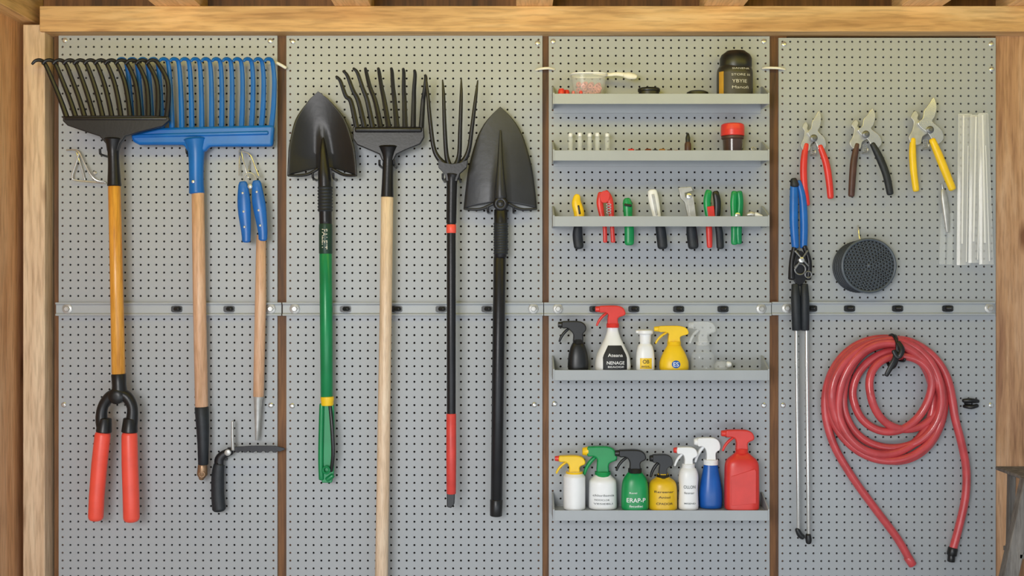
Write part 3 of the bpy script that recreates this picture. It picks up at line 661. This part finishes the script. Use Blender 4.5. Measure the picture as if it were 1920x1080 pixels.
part('pivot_bolt',disc(1500,488,[(5,30),(5,37),(3,38)],16),CHROME)
part('grip',tube([(1491,532,24,7),(1492,560,24,9),(1494,620,24,9)],n=16,kd=.9,capr=.3),RUB)
part('grip',tube([(1508,532,24,7),(1509,560,24,8.5),(1509,620,24,8.5)],n=16,kd=.9,capr=.3),RUB)
part('rod',tube([(1493,615,24,3.4),(1495,820,24,3.4),(1497,1000,24,3.2)],n=12),CHROME)
part('rod',tube([(1512,615,24,3.7),(1514,820,24,3.7),(1516,1008,24,3.5)],n=12),CHROME)
part('tip',tube([(1494,990,24,4.5),(1500,1003,24,5.5),(1508,1008,24,5)],n=12,sm=3),BLACK)
part('tip',tube([(1515,1000,24,5),(1516,1012,24,6),(1516,1020,24,4.5)],n=12,sm=3),BLACK)
done()
# rolled mesh
thing('rolled_mesh','black rolled rubber mesh disc hanging on the pegboard','mesh roll',24)
MESHM=M('mesh_rubber','#4a535e',.4,0,.15,60)
g=[]
for i in range(6):
    t=i/5; g.append(torus(1615+14*t,500-2*t,5+18*t,46.5+2*t,2.4,56,8))
    for j in range(30):
        a=math.pi*.5+math.pi*j/29+ (i%2)*.05; g.append(torus(1615+14*t+(46.5+2*t)*math.cos(a),500-2*t+(46.5+2*t)*math.sin(a),6.5+18*t,2.2,.8,6,4))
V,F=disc(0,0,[(43,3),(45,4),(47,21),(46,22)],48)
V=[(x+1615+14*(d-4)/18,y+500-2*(d-4)/18,d+1) for x,y,d in V]
part('roll',(V,F),M('deep_black','#101214',.7,0,.1,40)); part('edge_coil',join(*g),M('mesh_side_rubber','#30363e',.5,0,.15,60))
g=[]
for k in range(1,9):
    R=k*5.7; n=max(6,int(2*math.pi*R/7))
    for j in range(n):
        a=2*math.pi*(j+.5*(k%2))/n; g.append(torus(1629+R*math.cos(a),498+R*math.sin(a),24,2.9,.85,8,5))
g.append(torus(1629,498,24,49.5,2.6,48,8)); g.append(disc(1629,498,[(3,22),(3,26),(1.5,27)],10))
part('mesh_face',join(*g),MESHM)
part('hanging_wire',tube([(1616,422,.5),(1614,428,8),(1614,445,14),(1617,452,18)],1.6,n=8,sm=3),CHROME)
done()
# hose
thing('garden_hose','coiled red rubber garden hose tied with black strap','hose',30)
L=[(1664,762,113,130),(1663,742,104,103),(1676,744,92,96),(1688,724,58,58),(1680,742,76,82),(1667,756,96,112),(1672,749,115,114)]
dep=[14,30,15,30,16,32,22]
path=[(1717,1063,10),(1690,1015,10),(1645,955,11),(1605,900,12),(1572,845,13),(1556,800,14)]
st=24
for k in range(len(L)):
    end=(k==len(L)-1); m=st if not end else st//2
    for j in range(m):
        t=j/st; A=np.array(L[k]); B=np.array(L[min(k+1,len(L)-1)]); w=0 if t<.4 else (t-.4)/.6; w=w*w*(3-2*w)
        c=A*(1-w)+B*w; dd=dep[k]*(1-w)+dep[min(k+1,len(L)-1)]*w; a=2*math.pi*t
        wob=1+.028*math.sin(3*a+k*2.1)*abs(math.sin(a/2+.3))*(0 if end and j>6 else 1)
        path.append((c[0]-c[2]*wob*math.cos(a),c[1]-c[3]*wob*math.sin(a),dd+3*math.sin(2*a+k)))
path+=[(1789,752,22),(1794,786,22),(1806,830,20),(1817,880,16),(1817,930,14),(1808,980,12),(1793,1036,12)]
part('tube',tube(path,7.6,n=14,sm=4),REDH)
part('connector',join(tube([(1794,1030,12,9),(1791,1046,12,9.5)],n=16,capr=.3),tube([(1791,1044,12,7),(1790,1058,12,7)],n=16,capr=.3)),BLACK)
part('end_sleeve',tube([(1708,1048,10,8.4),(1719,1065,10,8.2)],n=16,capr=.3),REDH)
def ring(cx,y0,y1,d0,d1,r,lean=0):
    pts=[]
    for i in range(25):
        a=2*math.pi*i/24; pts.append((cx+lean*math.sin(a),(y0+y1)/2-(y1-y0)/2*math.cos(a),(d0+d1)/2+(d1-d0)/2*math.sin(a)))
    return tube(pts,r,n=8,rnd=False)
part('strap',join(ring(1674,628,690,3,46,3,4),ring(1680,630,680,3,46,3,-3),tube([(1676,655,46,5),(1672,672,50,6),(1662,690,50,5),(1655,704,48,4)],n=10,sm=4,kd=.4),tube([(1678,640,44,5),(1684,655,52,5),(1676,668,52,5),(1668,655,50,4)],n=10,sm=4,kd=.5)),BLACK)
done()
peg(1676,652,44,'dark steel peg supporting the garden hose',BLACKM,pts=[(1688,676,-3),(1688,676,40),(1688,670,46)],r=2.6)
thing('peg_hook','black plastic hook on the edge of the pegboard','hook',8,group='peg hooks')
part('peg_hook',join(tube([(1806,752,3,3.5),(1820,751,8,4.5),(1837,753,3,3.5)],n=10,sm=3),tube([(1808,762,2,3),(1820,763,10,4),(1834,760,8,3.5)],n=10,sm=3),tube([(1812,757,-3,4),(1824,757,6,4)],n=10)),BLACK); done()
# ---------------------------------------------------------------- step ladder
thing('step_ladder','weathered grey wooden step ladder standing on the floor','ladder',180)
def bar(a,b,w,d0,d1):
    a=np.array(a,float);b=np.array(b,float);t=(b-a)/np.linalg.norm(b-a);n=np.array([-t[1],t[0]])*w/2
    return plate([tuple(a+n),tuple(b+n),tuple(b-n),tuple(a-n)],d0,d1)
fy=540+1.25/S*D/(D-180*S)
lx=lambda y:1918-(y-893)*.215
part('rail',bar((lx(893),893),(lx(fy-4),fy-4),28,196,216),W_GREY,2)
part('rail',bar((2036,893),(2036+(fy-893)*.215,fy-4),28,196,216),W_GREY,2)
part('rear_leg',bar((1936,900),(1926,fy-2),13,90,102),W_GREY,1.5)
part('rear_leg',bar((2014,900),(2022,fy-2),13,90,102),W_GREY,1.5)
for y in (1030,1110,1190,1250): part('step',box(lx(y)+6,2036+(y-893)*.215-6,y,y+9,150,216),W_GREY,1)
part('top_cap',box(1909,2046,890,897,84,220),W_GREY,2)
done()
# ---------------------------------------------------------------- camera, light
cam=bpy.data.cameras.new('camera'); co=bpy.data.objects.new('camera',cam); COL.objects.link(co)
co.location=(0,-D,ZC); co.rotation_euler=(math.pi/2,0,0); cam.sensor_width=36; cam.lens=36*D/(1920*S); cam.clip_start=.05
scene.camera=co
w=bpy.data.worlds.new('world'); scene.world=w; w.use_nodes=True
bg=w.node_tree.nodes['Background']; bg.inputs[0].default_value=(.80,.91,1,1); bg.inputs[1].default_value=.36
def area(name,loc,rot,sx,sy,e,col):
    l=bpy.data.lights.new(name,'AREA'); l.shape='RECTANGLE'; l.size=sx; l.size_y=sy; l.energy=e; l.color=col
    o=bpy.data.objects.new(name,l); COL.objects.link(o); o.location=loc; o.rotation_euler=rot
area('daylight_opening',(-1.0,-4.2,1.55),(math.radians(86),0,math.radians(-13)),1.3,1.0,72,(1,.985,.965))
area('added_low_fill',(0.2,-2.3,.35),(math.radians(92),0,0),3.2,.5,14,(.86,.93,1))  # added cool fill that lifts the lower boards, no opening stands there
area('added_top_tint',(0.1,-.62,2.02),(math.radians(58),0,0),3.2,.15,5.4,(1,.84,.08))  # added yellow strip out of view, tints the board tops, no real lamp
sl=bpy.data.lights.new('sun','SUN'); sl.energy=1.5; sl.angle=.02; sl.color=(1,.97,.92)
so=bpy.data.objects.new('sun',sl); COL.objects.link(so); so.rotation_euler=(math.radians(26),0,0)
scene.view_settings.view_transform='Standard'
